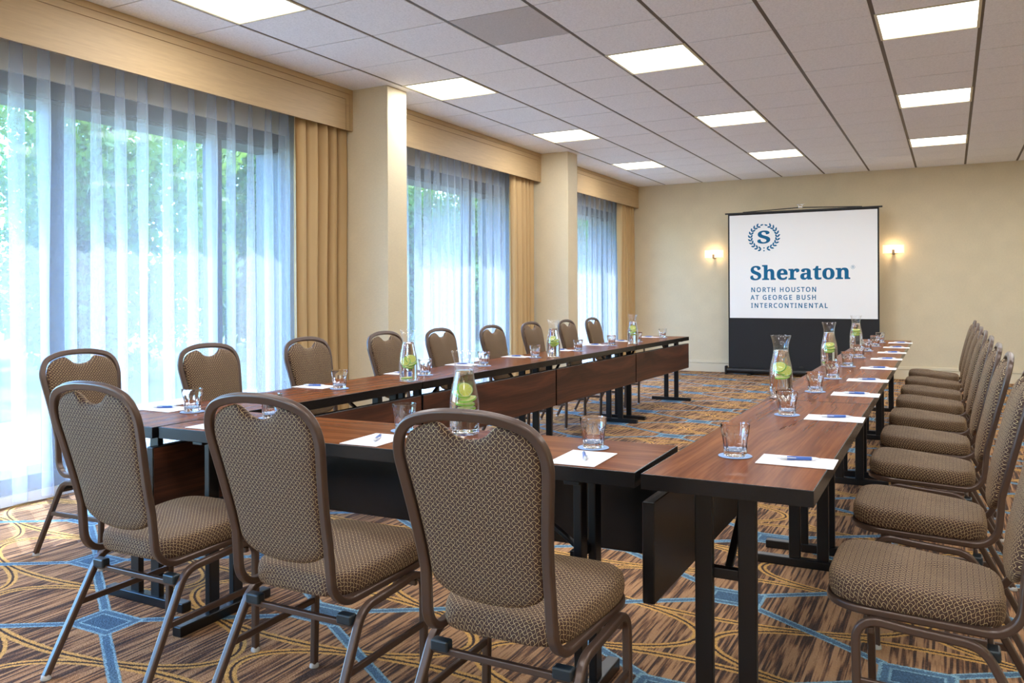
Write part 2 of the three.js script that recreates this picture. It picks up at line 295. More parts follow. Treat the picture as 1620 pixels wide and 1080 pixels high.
// valances with their routed grooves
BAYS.forEach((b, i) => {
  const o = new THREE.Group(); o.name = `trim_${i + 1}`; o.userData.kind = 'structure'; scene.add(o);
  const y0 = 2.643, y1 = CEIL - 0.002, z0 = -b.b0, z1 = -b.b1, g = 0.004, x1 = XL, x0 = XL - 0.02;
  struct('valance_backing', metric(span(x0, x1 - 0.005, y0, y1, z0, z1), 'z'), grooveMat, o);
  const e1 = 0.045, e2 = 0.095;                       // groove offsets from the top and the far end
  const at = (zA, zB, yA, yB) => metric(span(x1 - 0.006, x1, yA, yB, zA, zB), 'z');
  struct('valance_face', merge([at(z0, z1, y1 - e1 + g, y1), at(z1 + e1 - g, z1, y0, y1 - e1 + g)]), valanceMat, o);
  struct('valance_face', merge([at(z0, z1 + e1, y1 - e2 + g, y1 - e1), at(z1 + e2 - g, z1 + e1, y0, y1 - e2 + g)]), valanceMat, o);
  struct('valance_face', at(z0, z1 + e2, y0, y1 - e2), valanceMat, o);
});
// baseboards
{
  const mk = (name, parts) => struct(name, metric(merge(parts)), trimMat);
  mk('baseboard_back', [span(-4.9, XR, 0, 0.135, -BACK, -BACK + 0.018, 0.003), span(-4.9, XR, 0.138, 0.185, -BACK, -BACK + 0.024, 0.006)]);
  mk('baseboard_right', [span(XR - 0.018, XR, 0, 0.135, -BACK, ZREAR, 0.003), span(XR - 0.024, XR, 0.138, 0.185, -BACK, ZREAR, 0.006)]);
}
// windows
BAYS.forEach((b, i) => {
  const o = new THREE.Group(); o.name = `window_${i + 1}`; o.userData.kind = 'structure'; scene.add(o);
  const x0 = XOUT - 0.006, x1 = XWALL - 0.02, z0 = -b.g0, z1 = -b.g1;
  struct('window_frame', merge([span(x0, x1, 2.43, 2.57, z0, z1, 0.004), span(x0, x1, 0.06, 0.16, z0, z1, 0.004), span(x0, x1, 0.16, 2.43, z0, z0 - 0.05, 0.004), span(x0, x1, 0.16, 2.43, z1 + 0.05, z1, 0.004), span(x1 - 0.01, x1 + 0.012, 2.455, 2.475, z0, z1, 0.003)]), windowFrameMat, o);
  for (const m of b.mull) struct('mullion', span(XWALL - 0.12, x1, 0.16, 2.43, -m + 0.05, -m - 0.05, 0.004), windowFrameMat, o);
  const e = [b.g0 + 0.05, ...b.mull.flatMap((m) => [m - 0.05, m + 0.05]), b.g1 - 0.05];
  for (let k = 0; k < e.length; k += 2) { const pg = new THREE.PlaneGeometry(e[k + 1] - e[k], 2.27); pg.rotateY(Math.PI / 2); pg.translate(XWALL - 0.07, 1.295, -(e[k] + e[k + 1]) / 2); struct('pane', pg, paneMat, o).castShadow = false; }
});
// ceiling: slab, grid rails, tiles
const LIGHTS = []; for (const i of [-6, -3, 0, 3]) for (const j of [-25, -21, -17, -13, -9, -5, -1]) LIGHTS.push([i, j]);
const isLight = (i, j) => LIGHTS.some((l) => l[0] === i && l[1] === j);
const ax = (i) => A0 + i * T, bz = (j) => -(B0 + j * TB);
{
  const ceil = struct('ceiling', metric(span(-5.2, XR + 0.2, CEIL + 0.02, CEIL + 0.3, -BACK - 0.2, ZREAR + 0.2)), plaster);
  const inView = (i, j) => i <= 3 && j >= -14 && !(i >= 1 && j < -10) && !(i >= 2 && j < -8);
  const rest = [];
  const base = box(T - 0.02, 0.014, TB - 0.0035); const shared = new Map();
  for (let i = -7; i <= 6; i++) {
    if (i > -7) struct('grid_rail', span(ax(i) - 0.014, ax(i) + 0.014, CEIL + 0.0035, CEIL + 0.02, -BACK, ZREAR), railMat, ceil);
    const a0 = i === -7 ? XL - 0.3 : ax(i) + 0.01, a1 = i === 6 ? XR : ax(i + 1) - 0.01;
    for (let j = -28; j <= 3; j++) {
      if (isLight(i, j)) continue;
      const z0 = Math.min(bz(j) - 0.0045, ZREAR), z1 = Math.max(bz(j + 1) + 0.0045, -BACK);
      if (z0 - z1 < 0.01 || z1 > ZREAR) continue;
      const key = `${(a1 - a0).toFixed(4)}|${(z0 - z1).toFixed(4)}`;
      let g = shared.get(key);
      if (!g) { g = new THREE.CylinderGeometry(Math.SQRT1_2, Math.SQRT1_2 * 0.99, 1, 4); g = new THREE.BoxGeometry(a1 - a0, 0.015, z0 - z1); const p = g.attributes.position; for (let q = 0; q < p.count; q++) if (p.getY(q) < 0) { p.setX(q, p.getX(q) - Math.sign(p.getX(q)) * 0.004); } g.computeVertexNormals(); g = metric(g); shared.set(key, g); }
      const cx = (a0 + a1) / 2, cz = (z0 + z1) / 2, jig = (noise(i * 3.7 + 50, j * 2.3 + 50, 97, 97) - 0.5) * 0.0016;
      if (inView(i, j)) { const m = struct('ceiling_tile', g, i === -4 && j === -11 ? tileMat2 : tileMat, ceil); m.position.set(cx, CEIL + 0.0075 + jig, cz); if (i === -4 && j === -11) m.userData.label = 'one greyer speckled ceiling tile'; }
      else { const q = g.clone(); q.translate(cx, CEIL + 0.0075, cz); rest.push(q); }
    }
  }
  for (let j = -27; j <= 3; j++) if (bz(j) < ZREAR) struct('cross_rail', span(XL - 0.3, XR, CEIL + 0.005, CEIL + 0.0195, bz(j) + 0.006, bz(j) - 0.006), crossMat, ceil);
  const r = struct('ceiling_tiles_rest', merge(rest), tileMat, ceil); r.userData.kind = 'stuff';
}
// ceiling light panels
{
  const rowName = { '-6': 'along the windows', '-3': 'in the middle row', 0: 'above the long table facing the windows', 3: 'beyond the chairs' };
  const order = ['nearest the screen wall', 'second from the screen wall', 'third from the screen wall', 'fourth from the screen wall', 'fifth from the screen wall', 'sixth from the screen wall', 'seventh from the screen wall'];
  const w = T, d = TB, fr = 0.022;
  const frameG = merge([span(-w / 2 + 0.004, -w / 2 + fr, -0.004, 0.015, d / 2, -d / 2, 0.002), span(w / 2 - fr, w / 2 - 0.004, -0.004, 0.015, d / 2, -d / 2, 0.002), span(-w / 2 + fr, w / 2 - fr, -0.004, 0.015, d / 2, d / 2 - 0.014, 0.002), span(-w / 2 + fr, w / 2 - fr, -0.004, 0.015, -d / 2 + 0.014, -d / 2, 0.002)]);
  const diffG = box(w - 2 * fr, 0.006, d - 0.028, 0, 0.006, 0);
  for (const [i, j] of LIGHTS) {
    const where = rowName[i], k = order[(-1 - j) / 4];
    const o = thing('ceiling_light', `square ceiling light panel ${where}, ${k}`, 'ceiling light', 'recessed ceiling light panels');
    o.position.set(ax(i) + w / 2, CEIL, (bz(j) + bz(j + 1)) / 2);
    add('frame', frameG, lightFrameMat, o); add('diffuser', diffG, glowMat, o);
    const L = new THREE.RectAreaLight(PANEL_COLOR, PANEL_LIGHT, w - 2 * fr, d - 0.028); L.name = 'panel_light'; L.position.set(o.position.x, CEIL - 0.0065, o.position.z); L.rotation.x = -Math.PI / 2; scene.add(L);
  }
}

// ---------------------------------------------------------------- curtains
function pleats(bA, bB, x, amp, wave, y0, y1, seed, fold) {
  const n = Math.round((bB - bA) / 0.007), m = 24, pos = [], uv = [], idx = [], ph = []; let f = seed * 1.7;
  for (let k = 0; k <= n; k++) { const b = lerp(bA, bB, k / n); ph.push(f); f += 2 * Math.PI * (bB - bA) / n / (wave * (0.7 + 0.65 * noise(b * 2.3 + seed, 0.3, 251, 7))); }
  for (let r = 0; r <= m; r++) {
    const s = r / m, y = lerp(y1, y0, s);
    for (let k = 0; k <= n; k++) {
      const b = lerp(bA, bB, k / n), p = ph[k] + 0.5 * (noise(b * 2 + seed * 3, s * 2.2, 251, 50) - 0.5) * s, w = noise(b * 3 + seed, s * 1.4 + 3, 251, 50);
      const grow = lerp(0.75, 1, smooth(0, 0.3, s)) * (0.65 + 0.7 * w), sway = (noise(b * 1.3 + seed, s * 1.9, 251, 50) - 0.5) * 0.05 * s;
      const bx = b + fold * wave * Math.sin(p) * grow + sway, dx = amp * grow * (Math.cos(p) + 0.22 * Math.sin(2.3 * p + 1));
      pos.push(x + dx, y, -clamp(bx, bA - 0.01, bB + 0.01)); uv.push(k * 0.014, y);
    }
  }
  for (let r = 0; r < m; r++) for (let k = 0; k < n; k++) { const a = r * (n + 1) + k; idx.push(a, a + n + 1, a + 1, a + 1, a + n + 1, a + n + 2); }
  const g = new THREE.BufferGeometry(); g.setAttribute('position', new THREE.Float32BufferAttribute(pos, 3)); g.setAttribute('uv', new THREE.Float32BufferAttribute(uv, 2)); g.setIndex(idx); g.computeVertexNormals(); return g;
}
const bayWord = ['', '', 'nearest the camera, before the first column', 'between the two columns', 'in the far bay by the screen wall'];
BAYS.forEach((b, i) => {
  if (b.open) return;
  tag(add('sheer_curtain', pleats(b.b0 + 0.03, b.b1 - 0.12, -4.77, 0.050, 0.175, 0.045, 2.999, 3 + i, 0.42), sheerMat), `white sheer curtain over the window ${bayWord[i]}`, 'sheer curtain', 'sheer curtains');
  tag(add('drape', pleats(b.drape[0], b.drape[1], -4.63, 0.042, 0.115, 0.02, 2.999, 13 + i, 0.16), drapeMat), `pleated tan drape at the window ${bayWord[i]}`, 'drape', 'tan drapes');
});

// ---------------------------------------------------------------- chairs
const chairProto = (() => {
  const t = thing('banquet_chair', '', 'chair', 'banquet chairs round the tables');
  const zb = (h) => -0.212 - 0.235 * (h - 0.40);
  // frame: seat rail and back hoop, one half then mirrored
  const half = [];
  const seatPts = rounded([[V(0, 0.412, 0.205), 0], [V(0.202, 0.412, 0.205), 0.085], [V(0.174, 0.386, -0.235), 0.075], [V(0.170, 0.56, zb(0.56)), 0]], 9);
  const hoop = [[0.170, 0.56], [0.1735, 0.62], [0.180, 0.69], [0.189, 0.76], [0.196, 0.81], [0.200, 0.85], [0.196, 0.882], [0.185, 0.908], [0.167, 0.928], [0.142, 0.941], [0.106, 0.951], [0.058, 0.958], [0, 0.96]];
  const hc = new THREE.CatmullRomCurve3(hoop.map(([x, h]) => V(x, h, zb(h)))).getPoints(40);
  half.push(...seatPts.slice(0, -1), ...hc);
  const hg = sweep(half, 0.027, 0.021, V(0, 1, 0), { caps: false });
  add('frame', merge([hg, mirrorX(hg)]), frameMat, t);
  // seat cushion
  {
    const M = 72, out = []; const hw = (z) => lerp(0.180, 0.210, smooth(-0.2, 0.12, z));
    for (let k = 0; k < M; k++) { const a = k / M * 2 * Math.PI, c = Math.cos(a), s = Math.sin(a), e = 0.42; const zz = Math.sign(s) * Math.pow(Math.abs(s), e) * 0.213 + 0.003; out.push([Math.sign(c) * Math.pow(Math.abs(c), e) * hw(zz), zz]); }
    const lift = (z) => 0.394 + (z + 0.2) * 0.068;
    const prof = [[0.94, 0.0], [0.985, 0.005], [1.0, 0.016], [1.004, 0.034], [0.998, 0.047], [0.982, 0.057], [0.955, 0.063], [0.90, 0.067], [0.75, 0.071], [0.5, 0.074], [0.25, 0.0755]];
    const rings = prof.map(([s, y]) => out.map(([x, z]) => V(x * s, lift(z) + y, z * s)));
    const g = skin(rings.map((r) => r.slice().reverse()), (p, i, k) => { const [s, y] = prof[i]; let e = 1; if (i < 7 && k >= 0) { const d = (0.063 - y) * 1.0; const L = Math.hypot(p.x, p.z); e = 1 + d / L * (0.9); } return [p.x * e, p.z * e]; }, V(0, lift(0), 0), V(0, lift(0) + 0.076, 0));
    add('seat', g, fabricMat, t);
  }
  // upholstered back
  {
    const O = []; const inset = 0.0155;
    const side = [[0.155, 0.545], [0.157, 0.6], [0.164, 0.68], [0.1735, 0.76], [0.1805, 0.81], [0.1845, 0.85], [0.180, 0.876], [0.170, 0.898], [0.153, 0.914], [0.130, 0.926], [0.103, 0.934], [0.082, 0.9375], [0.068, 0.930], [0.048, 0.913], [0.022, 0.903], [0, 0.9005]];
    const low = [[0, 0.487], [0.05, 0.490], [0.096, 0.499], [0.130, 0.514], [0.148, 0.530]];
    const cv = new THREE.CatmullRomCurve3([...low, ...side].map(([x, y]) => V(x, y, 0)), false, 'centripetal').getPoints(64);
    const R = cv.map((p) => [p.x, p.y]), L = R.slice(1, -1).reverse().map(([x, y]) => [-x, y]); O.push(...R, ...L);
    const cy = 0.70, prof = [[0.0, -0.014], [0.3, -0.0145], [0.7, -0.0135], [0.9, -0.011], [0.97, -0.007], [1.0, -0.001], [1.0, 0.006], [0.985, 0.014], [0.95, 0.021], [0.88, 0.027], [0.7, 0.033], [0.4, 0.037], [0.15, 0.038]];
    const place = (x, y, off) => V(x, y, zb(y) + off);
    const rings = prof.slice(1).map(([s, z]) => O.map(([x, y]) => place(x * s, cy + (y - cy) * s, z + 0.004)));
    const g = skin(rings, (p, i, k) => [p.x, p.y * 1.028], place(0, cy, prof[0][1] + 0.004), place(0, cy, 0.042));
    add('backrest', g, fabricMat, t);
  }
  // legs: an inverted U each side, split into front and rear leg; stretchers, rear bar, bumpers, glides
  const fz = 0.125, rz = -0.34;
  const mkSide = (s) => {
    const x = s * 0.214, mid = V(x - s * 0.004, 0.378, 0.02);
    const front = rounded([[V(x + s * 0.006, 0.012, fz + 0.005), 0], [V(x, 0.392, fz + 0.012), 0.065], [mid, 0]], 9);
    const rear = rounded([[mid, 0], [V(x - s * 0.006, 0.365, -0.155), 0.075], [V(x + s * 0.010, 0.012, rz), 0]], 9);
    const out = [];
    for (const [pts, foot] of [[front, front[0]], [rear, rear[rear.length - 1]]]) {
      const l = add('leg', sweep(pts, 0.0225, 0.0235, V(s, 0, 0)), frameMat, t);
      const gl = lathe([[0, 0], [0.015, 0], [0.0165, 0.003], [0.0145, 0.012], [0.012, 0.017], [0, 0.017]], 16); gl.translate(foot.x, 0, foot.z); add('glide', gl, glideMat, l);
      out.push(l);
    }
    const fr = V(x + s * 0.003, 0.225, fz + 0.007), rr = V(x + s * 0.003, 0.215, lerp(rz, -0.155, 0.215 / 0.365) );
    add('stretcher', bar(fr, rr, 0.014, 0.020, 0.004), frameMat, t);
  };
  mkSide(1); mkSide(-1);
  const rb = lerp(rz, -0.155, 0.325 / 0.365);
  add('rear_bar', rbox(0.425, 0.018, 0.016, 0.004, 0, 0.325, rb), frameMat, t);
  add('front_bar', rbox(0.43, 0.018, 0.016, 0.004, 0, 0.36, 0.10), frameMat, t);
  for (const s of [-1, 1]) add('bumper', rbox(0.052, 0.030, 0.030, 0.006, s * 0.172, 0.340, rb - 0.003), bumperMat, t);
  return t;
})();
const placeChair = (() => { let first = true; return (x, b, turn, label, group) => { const c = first ? chairProto : copyOf(chairProto, label, group); first = false; c.userData.label = label; c.userData.group = group; c.position.set(x, 0, -b); c.rotation.set(0, turn, 0); return c; }; })();
const ordinal = ['first', 'second', 'third', 'fourth', 'fifth', 'sixth', 'seventh', 'eighth', 'ninth'];
const CX = [[-2.36, 1.975, 0.0], [-1.655, 1.975, 0.0], [-0.985, 1.955, 0.0]];
['farthest from the chairs with no curtain behind', 'middle of the three', 'closest to the corner of the tables'].forEach((w, i) => placeChair(CX[i][0], CX[i][1], Math.PI + CX[i][2], ['brown patterned banquet chair at the cross table, the one nearest the curtains', 'brown patterned banquet chair, middle of the three at the cross table', 'brown patterned banquet chair at the cross table, nearest the long table facing windows'][i], 'chairs at the cross table'));
const LB = [2.62, 3.25, 4.0, 4.87, 5.5, 6.21, 7.09, 7.785, 8.58], LX = [-3.52, -3.32, -3.28, -3.32, -3.25, -3.18, -3.24, -3.18, -3.22];
LB.forEach((b, i) => placeChair(LX[i], b, Math.PI / 2, `brown patterned banquet chair on the window side, ${ordinal[8 - i]} from the screen wall`, 'chairs along the window side'));
const RB = [2.535, 3.34, 4.21, 4.96, 5.755, 6.55, 7.27, 8.04, 8.83];
RB.forEach((b, i) => placeChair([-0.088, -0.103, -0.118, -0.125, -0.13, -0.135, -0.14, -0.143, -0.147][i], b, -Math.PI / 2, `brown patterned banquet chair in the window-facing row, ${ordinal[8 - i]} from the screen wall`, 'chairs facing the windows'));

// ---------------------------------------------------------------- tables
const TH = 0.736;
function makeTable(len, label, legShift, k, inset = 0.115) {
  const t = thing('folding_table', label, 'table', 'walnut folding tables');
  const d = 0.457, th = 0.044;
  const topS = metric(box(len - 0.006, th - 0.002, d - 0.006, 0, TH - th / 2, 0), 'x', len * k); add('tabletop', topS, topMats[k % 3], t);
  const eb = 0.0035, y = TH - th / 2 - 0.0006;
  add('edge_band', merge([rbox(len, th - 0.001, eb * 2, 0.0015, 0, y, d / 2 - eb), rbox(len, th - 0.001, eb * 2, 0.0015, 0, y, -d / 2 + eb), rbox(eb * 2, th - 0.001, d - 0.01, 0.0015, len / 2 - eb, y, 0), rbox(eb * 2, th - 0.001, d - 0.01, 0.0015, -len / 2 + eb, y, 0)]), bandMat, t);
  const mp = add('modesty_panel', rbox(len - 0.010, 0.284, 0.034, 0.003, 0, 0.515, d / 2 - 0.020), bandMat, t);
  add('walnut_face', metric(rbox(len - 0.018, 0.276, 0.003, 0.001, 0, 0.515, d / 2 - 0.0025), 'x', len * k + 0.3), panelMats[k % 3], mp);
  for (const x of [-len / 2 + 0.35, len / 2 - 0.35]) add('hinge', merge([rbox(0.035, 0.004, 0.10, 0.001, x, 0.689, d / 2 - 0.07), rbox(0.035, 0.05, 0.005, 0.001, x, 0.668, d / 2 - 0.040)]), blackMetal, mp);
  for (const z of [-0.12, 0.12]) add('rail', rbox(len - 0.30, 0.022, 0.03, 0.003, 0, 0.681, z), blackMetal, t);
  for (const s of [-1, 1]) {
    const x = s * (len / 2 - inset);
    for (const z of [-0.06, 0.06]) add('leg', rbox(0.026, 0.69 - 0.035, 0.05, 0.004, x, 0.035 + (0.69 - 0.035) / 2, z + legShift), blackMetal, t);
    add('foot', rbox(0.045, 0.038, 0.46, 0.005, x, 0.019, legShift), blackMetal, t);
    add('brace', merge([bar(V(x - s * 0.02, 0.45, legShift), V(x - s * 0.34, 0.672, legShift), 0.022, 0.012), rbox(0.03, 0.03, 0.12, 0.003, x - s * 0.02, 0.45, legShift), rbox(0.05, 0.012, 0.26, 0.003, x, 0.685, legShift)]), blackMetal, t);
  }
  return t;
}
{
  const L = 1.829;
  const lb = [2.122, 3.948, 5.774, 7.6], lp = makeTable(L - 0.008, '', 0.05, 0), rp = makeTable(L - 0.008, '', 0.02, 1);
  const far = ['farthest from the screen', 'third from the screen', 'second from the screen', 'closest to the screen'];
  lb.forEach((b, i) => { const label = `walnut folding table in the window side row, ${far[i]}`; const t = i ? copyOf(lp, label, 'window side tables') : lp; t.userData.label = label; t.userData.group = 'window side tables'; t.position.set(-2.922, 0, -(b + L / 2)); t.rotation.set(0, Math.PI / 2, 0); });
  const rb = [2.19, 4.018, 5.846, 7.674];
  rb.forEach((b, i) => { const label = `walnut folding table in the row facing the windows, ${far[i]}`; const t = i ? copyOf(rp, label, 'tables facing the windows') : rp; t.userData.label = label; t.userData.group = 'tables facing the windows'; const m = b + L / 2; t.position.set(-0.537 - 0.0078 * (m - 2.2), 0, -m); t.rotation.set(0, -Math.PI / 2 + 0.0078, 0); });
  const x = makeTable(1.895, 'walnut folding table across the near end joining the two long rows', -0.09, 2, 0.195);
  x.position.set(-1.738, 0, -2.398); x.rotation.y = Math.PI + 0.028;
}

// ---------------------------------------------------------------- table settings
const glassGeo = (() => {   // tumbler with ten flutes, closed solid
  const M = 60, outer = [[0.0325, 0.0], [0.0345, 0.004], [0.0352, 0.02], [0.0372, 0.045], [0.0395, 0.06], [0.0415, 0.068], [0.0428, 0.08], [0.0442, 0.097]], inner = [[0.0425, 0.0975], [0.0412, 0.08], [0.0395, 0.068], [0.0365, 0.058], [0.033, 0.035], [0.029, 0.018], [0.022, 0.014]];
  const fl = (y) => smooth(0.004, 0.012, y) * (1 - smooth(0.055, 0.068, y));
  const ring = ([r, y], f) => Array.from({ length: M }, (_, k) => { const a = k / M * 2 * Math.PI, q = 1 - 0.10 * f * (1 - Math.pow(Math.abs(Math.sin(a * 5)), 0.55)); return V(r * q * Math.cos(a), y, -r * q * Math.sin(a)); });
  return skin([...outer.map((p) => ring(p, fl(p[1]))), ...inner.map((p) => ring(p, 0))], (p, i, k) => [k / M, p.y], V(0, 0.003, 0), V(0, 0.0135, 0));
})();
const coasterGeo = lathe([[0, 0], [0.05, 0], [0.051, 0.0006], [0.0505, 0.0016], [0.05, 0.002], [0, 0.002]], 40);
const carafeGeo = (() => {
  const o = [[0.046, 0], [0.0525, 0.004], [0.0545, 0.012], [0.0545, 0.05], [0.0540, 0.10], [0.0525, 0.128], [0.0475, 0.158], [0.0405, 0.188], [0.0362, 0.212], [0.0342, 0.232], [0.0355, 0.252], [0.0405, 0.275], [0.0458, 0.292], [0.0475, 0.2975]];
  const i = [[0.0455, 0.2980], [0.0434, 0.292], [0.0381, 0.275], [0.0332, 0.252], [0.0319, 0.232], [0.0339, 0.212], [0.0382, 0.188], [0.0452, 0.158], [0.0502, 0.128], [0.0516, 0.10], [0.0520, 0.05], [0.0515, 0.014], [0.046, 0.008], [0, 0.0075]];
  return lathe([[0, 0.002], ...o, ...i], 48);
})();
const waterGeo = lathe([[0, 0.0085], [0.0455, 0.0088], [0.0511, 0.0145], [0.0516, 0.05], [0.0512, 0.10], [0.0498, 0.128], [0.0448, 0.158], [0.0378, 0.188], [0.0335, 0.212], [0.0317, 0.2280], [0, 0.2275]], 40);
const sliceGeo = (() => { const g = new THREE.CylinderGeometry(0.026, 0.026, 0.006, 28, 1, true); return g; })();
const faceGeo = (() => { const a = new THREE.CircleGeometry(0.0262, 28); a.rotateX(-Math.PI / 2); a.translate(0, 0.003, 0); const b = new THREE.CircleGeometry(0.0262, 28); b.rotateX(Math.PI / 2); b.translate(0, -0.003, 0); return merge([a, b]); })();
const padGeo = (() => { const g = rbox(0.216, 0.0022, 0.148, 0.0005, 0, 0.0011, 0, 1); const n = g.index ? g.toNonIndexed() : g, p = n.attributes.position, uv = n.attributes.uv; for (let i = 0; i < p.count; i++) uv.setXY(i, p.getX(i) / 0.216 + 0.5, 0.5 - p.getZ(i) / 0.148); return n; })();
function penParts(o) {
  const tube = (pts) => { const g = lathe(pts, 16); g.rotateZ(-Math.PI / 2); return g; };      // along +x
  const up = 0.0062;
  const grip = tube([[0, -0.036], [0.0056, -0.036], [0.0058, 0.0], [0.0054, 0.034], [0, 0.034]]); grip.translate(0, up, 0); add('barrel', grip, penBlue, o);
  const tip = tube([[0, 0.034], [0.0050, 0.034], [0.0042, 0.046], [0.0016, 0.058], [0.0008, 0.062], [0, 0.062]]); tip.translate(0, up, 0); add('tip', tip, penWhite, o);
  const cap = tube([[0, -0.066], [0.0026, -0.066], [0.0028, -0.058], [0.0050, -0.055], [0.0052, -0.036], [0, -0.036]]); cap.translate(0, up, 0); add('button', cap, penWhite, o);
  add('clip', merge([rbox(0.042, 0.0018, 0.0045, 0.0006, -0.032, up + 0.0018, 0.0075), rbox(0.005, 0.0025, 0.005, 0.0006, -0.052, up + 0.0015, 0.0055)]), penWhite, o);
}
const protoOf = {};
function put(name, build, label, category, group, x, y, b, turn = 0) {
  let o = protoOf[name];
  if (!o) { o = protoOf[name] = thing(name, label, category, group); build(o); } else o = copyOf(o, label, group);
  o.userData.label = label; o.userData.group = group; o.position.set(x, y, -b); o.rotation.set(0, turn, 0); return o;
}
const R0 = rng(77);
function setting(side, where, gx, gb, px, pb, turn, penTurn, pdx, pdb) {
  const c = put('coaster', (o) => add('disc', coasterGeo, coasterMat, o), `blue coaster under the glass ${where}`, 'coaster', `coasters ${side}`, gx, TH, gb, R0() * 6);
  put('tumbler', (o) => add('glass', glassGeo, glassMat, o), `clear water glass on blue coaster ${where}`, 'glass', `tumblers ${side}`, gx, TH + 0.0021, gb, R0() * 6);
  put('notepad', (o) => add('paper', padGeo, paperMat, o), `white notepad sheet ${where}`, 'notepad', `notepads ${side}`, px, TH, pb, turn);
  put('pen', penParts, `blue and silver pen on notepad ${where}`, 'pen', `pens ${side}`, px + pdx, TH + 0.0023, pb + pdb, penTurn);
}
const gL = [[-2.891, 2.485], [-2.893, 3.457], [-2.897, 4.276], [-2.893, 5.004], [-2.901, 5.824], [-2.895, 6.661], [-2.902, 7.484], [-2.885, 8.2], [-2.90, 9.08]];
gL.forEach(([x, b], i) => setting('on the window side', `on the window side, ${ordinal[8 - i]} place from the screen`, x, b, -3.072 + 0.004 * (i % 3), b + 0.012, 0, 0.42 - 0.1 * (i % 2), -0.01, 0.005));
const gR = [[-0.588, 2.557], [-0.597, 3.515], [-0.609, 4.399], [-0.612, 5.125], [-0.62, 6.004], [-0.628, 6.859], [-0.639, 7.668], [-0.627, 8.377], [-0.63, 9.035]];
gR.forEach(([x, b], i) => setting('facing the windows', `facing the windows, ${ordinal[8 - i]} place from the screen`, x, b, -0.405 - 0.005 * i, [2.55, 3.49, 4.35, 5.08, 5.92, 6.77, 7.5, 8.22, 9.0][i], 0.02, i === 4 || i === 2 ? 0.1 : 0.3, 0.005, 0.015));
[[-2.45, 2.5, -2.50, 2.285, 'at the curtain end'], [-1.779, 2.49, -1.752, 2.285, 'beside the carafe'], [-1.029, 2.488, -0.99, 2.312, 'by the table corner']].forEach(([gx, gb, px, pb, w]) => setting('on the cross table', `on the cross table, ${w}`, gx, gb, px, pb, Math.PI / 2 + 0.05, Math.PI / 2 + 0.45, 0.0, 0.01));
// carafes with lime slices
const CAR = [[-2.772, 3.92, 'nearest the camera on window side'], [-2.779, 5.905, 'middle of window side'], [-2.777, 7.74, 'nearest the screen on window side'], [-1.545, 2.53, 'on the cross table'], [-0.719, 4.08, 'nearest the camera, window-facing row'], [-0.741, 6.02, 'middle of window-facing row'], [-0.75, 7.93, 'nearest the screen, window-facing row']];
const SLICES = [   // [x, y, z, tilt about x, tilt about z] inside each carafe
  [[-0.012, 0.115, 0.012, 1.25, 0.3], [0.012, 0.128, 0.004, 1.1, -0.5], [0.016, 0.102, -0.01, 0.5, 0.35], [0.0, 0.085, 0.002, 0.25, -0.2], [-0.008, 0.022, 0.006, 0.12, 0.1]],
  [[-0.006, 0.148, 0.004, 0.6, 0.5], [0.014, 0.132, 0.006, 0.25, 0.25], [-0.004, 0.118, 0.0, 0.3, -0.15], [0.008, 0.104, -0.004, 0.6, 0.3]],
  [[0.0, 0.165, 0.0, 1.0, 0.1], [0.003, 0.142, 0.005, 0.9, -0.4], [-0.004, 0.119, 0.0, 0.2, 0.12], [0.004, 0.098, 0.004, 0.15, 0.1]],
  [[0.0, 0.158, 0.004, 1.2, -0.7], [-0.008, 0.142, 0.002, 0.3, -0.2], [0.010, 0.125, 0.006, 0.25, 0.15], [0.002, 0.108, 0.0, 0.12, -0.06], [0.006, 0.092, 0.004, 0.12, 0.05]],
  [[-0.006, 0.146, 0.002, 0.9, 0.6], [0.017, 0.128, 0.006, 1.2, 0.4], [0.0, 0.122, -0.008, 0.4, -0.3], [0.004, 0.098, 0.002, 0.12, 0.15]],
  [[0.0, 0.142, 0.004, 0.5, 0.2], [0.004, 0.119, 0.0, 0.3, 0.1], [0.0, 0.1, 0.002, 0.25, 0.2], [-0.01, 0.02, 0.0, 0.15, -0.1]],
  [[0.0, 0.166, 0.0, 0.25, 0.1], [0.004, 0.146, 0.003, 0.25, 0.08], [-0.003, 0.126, 0.0, 0.25, 0.1]],
];
CAR.forEach(([x, b, w], i) => {
  put('carafe', (o) => { add('bottle', carafeGeo, carafeMat, o); add('water', waterGeo, waterMat, o); }, `glass carafe of lime water ${w}`, 'carafe', 'carafes of lime water', x, TH, b, i);
  const word = ['topmost', 'second from top', 'third from top', 'fourth from top', 'lowest'];
  SLICES[i].forEach(([sx, sy, sz, rx, rzz], k) => { const s = put('lime_slice', (o) => { add('rind', sliceGeo, limeRind, o); add('flesh', faceGeo, limeFlesh, o); }, `${k === SLICES[i].length - 1 ? 'lowest' : word[k]} green lime slice in the carafe ${w}`, 'lime slice', 'lime slices in the carafes', x + sx * Math.cos(0.49) + sz * Math.sin(0.49), TH + sy, b + sx * Math.sin(0.49) - sz * Math.cos(0.49)); s.rotation.set(rx, 0.49, rzz, 'YXZ'); });
});

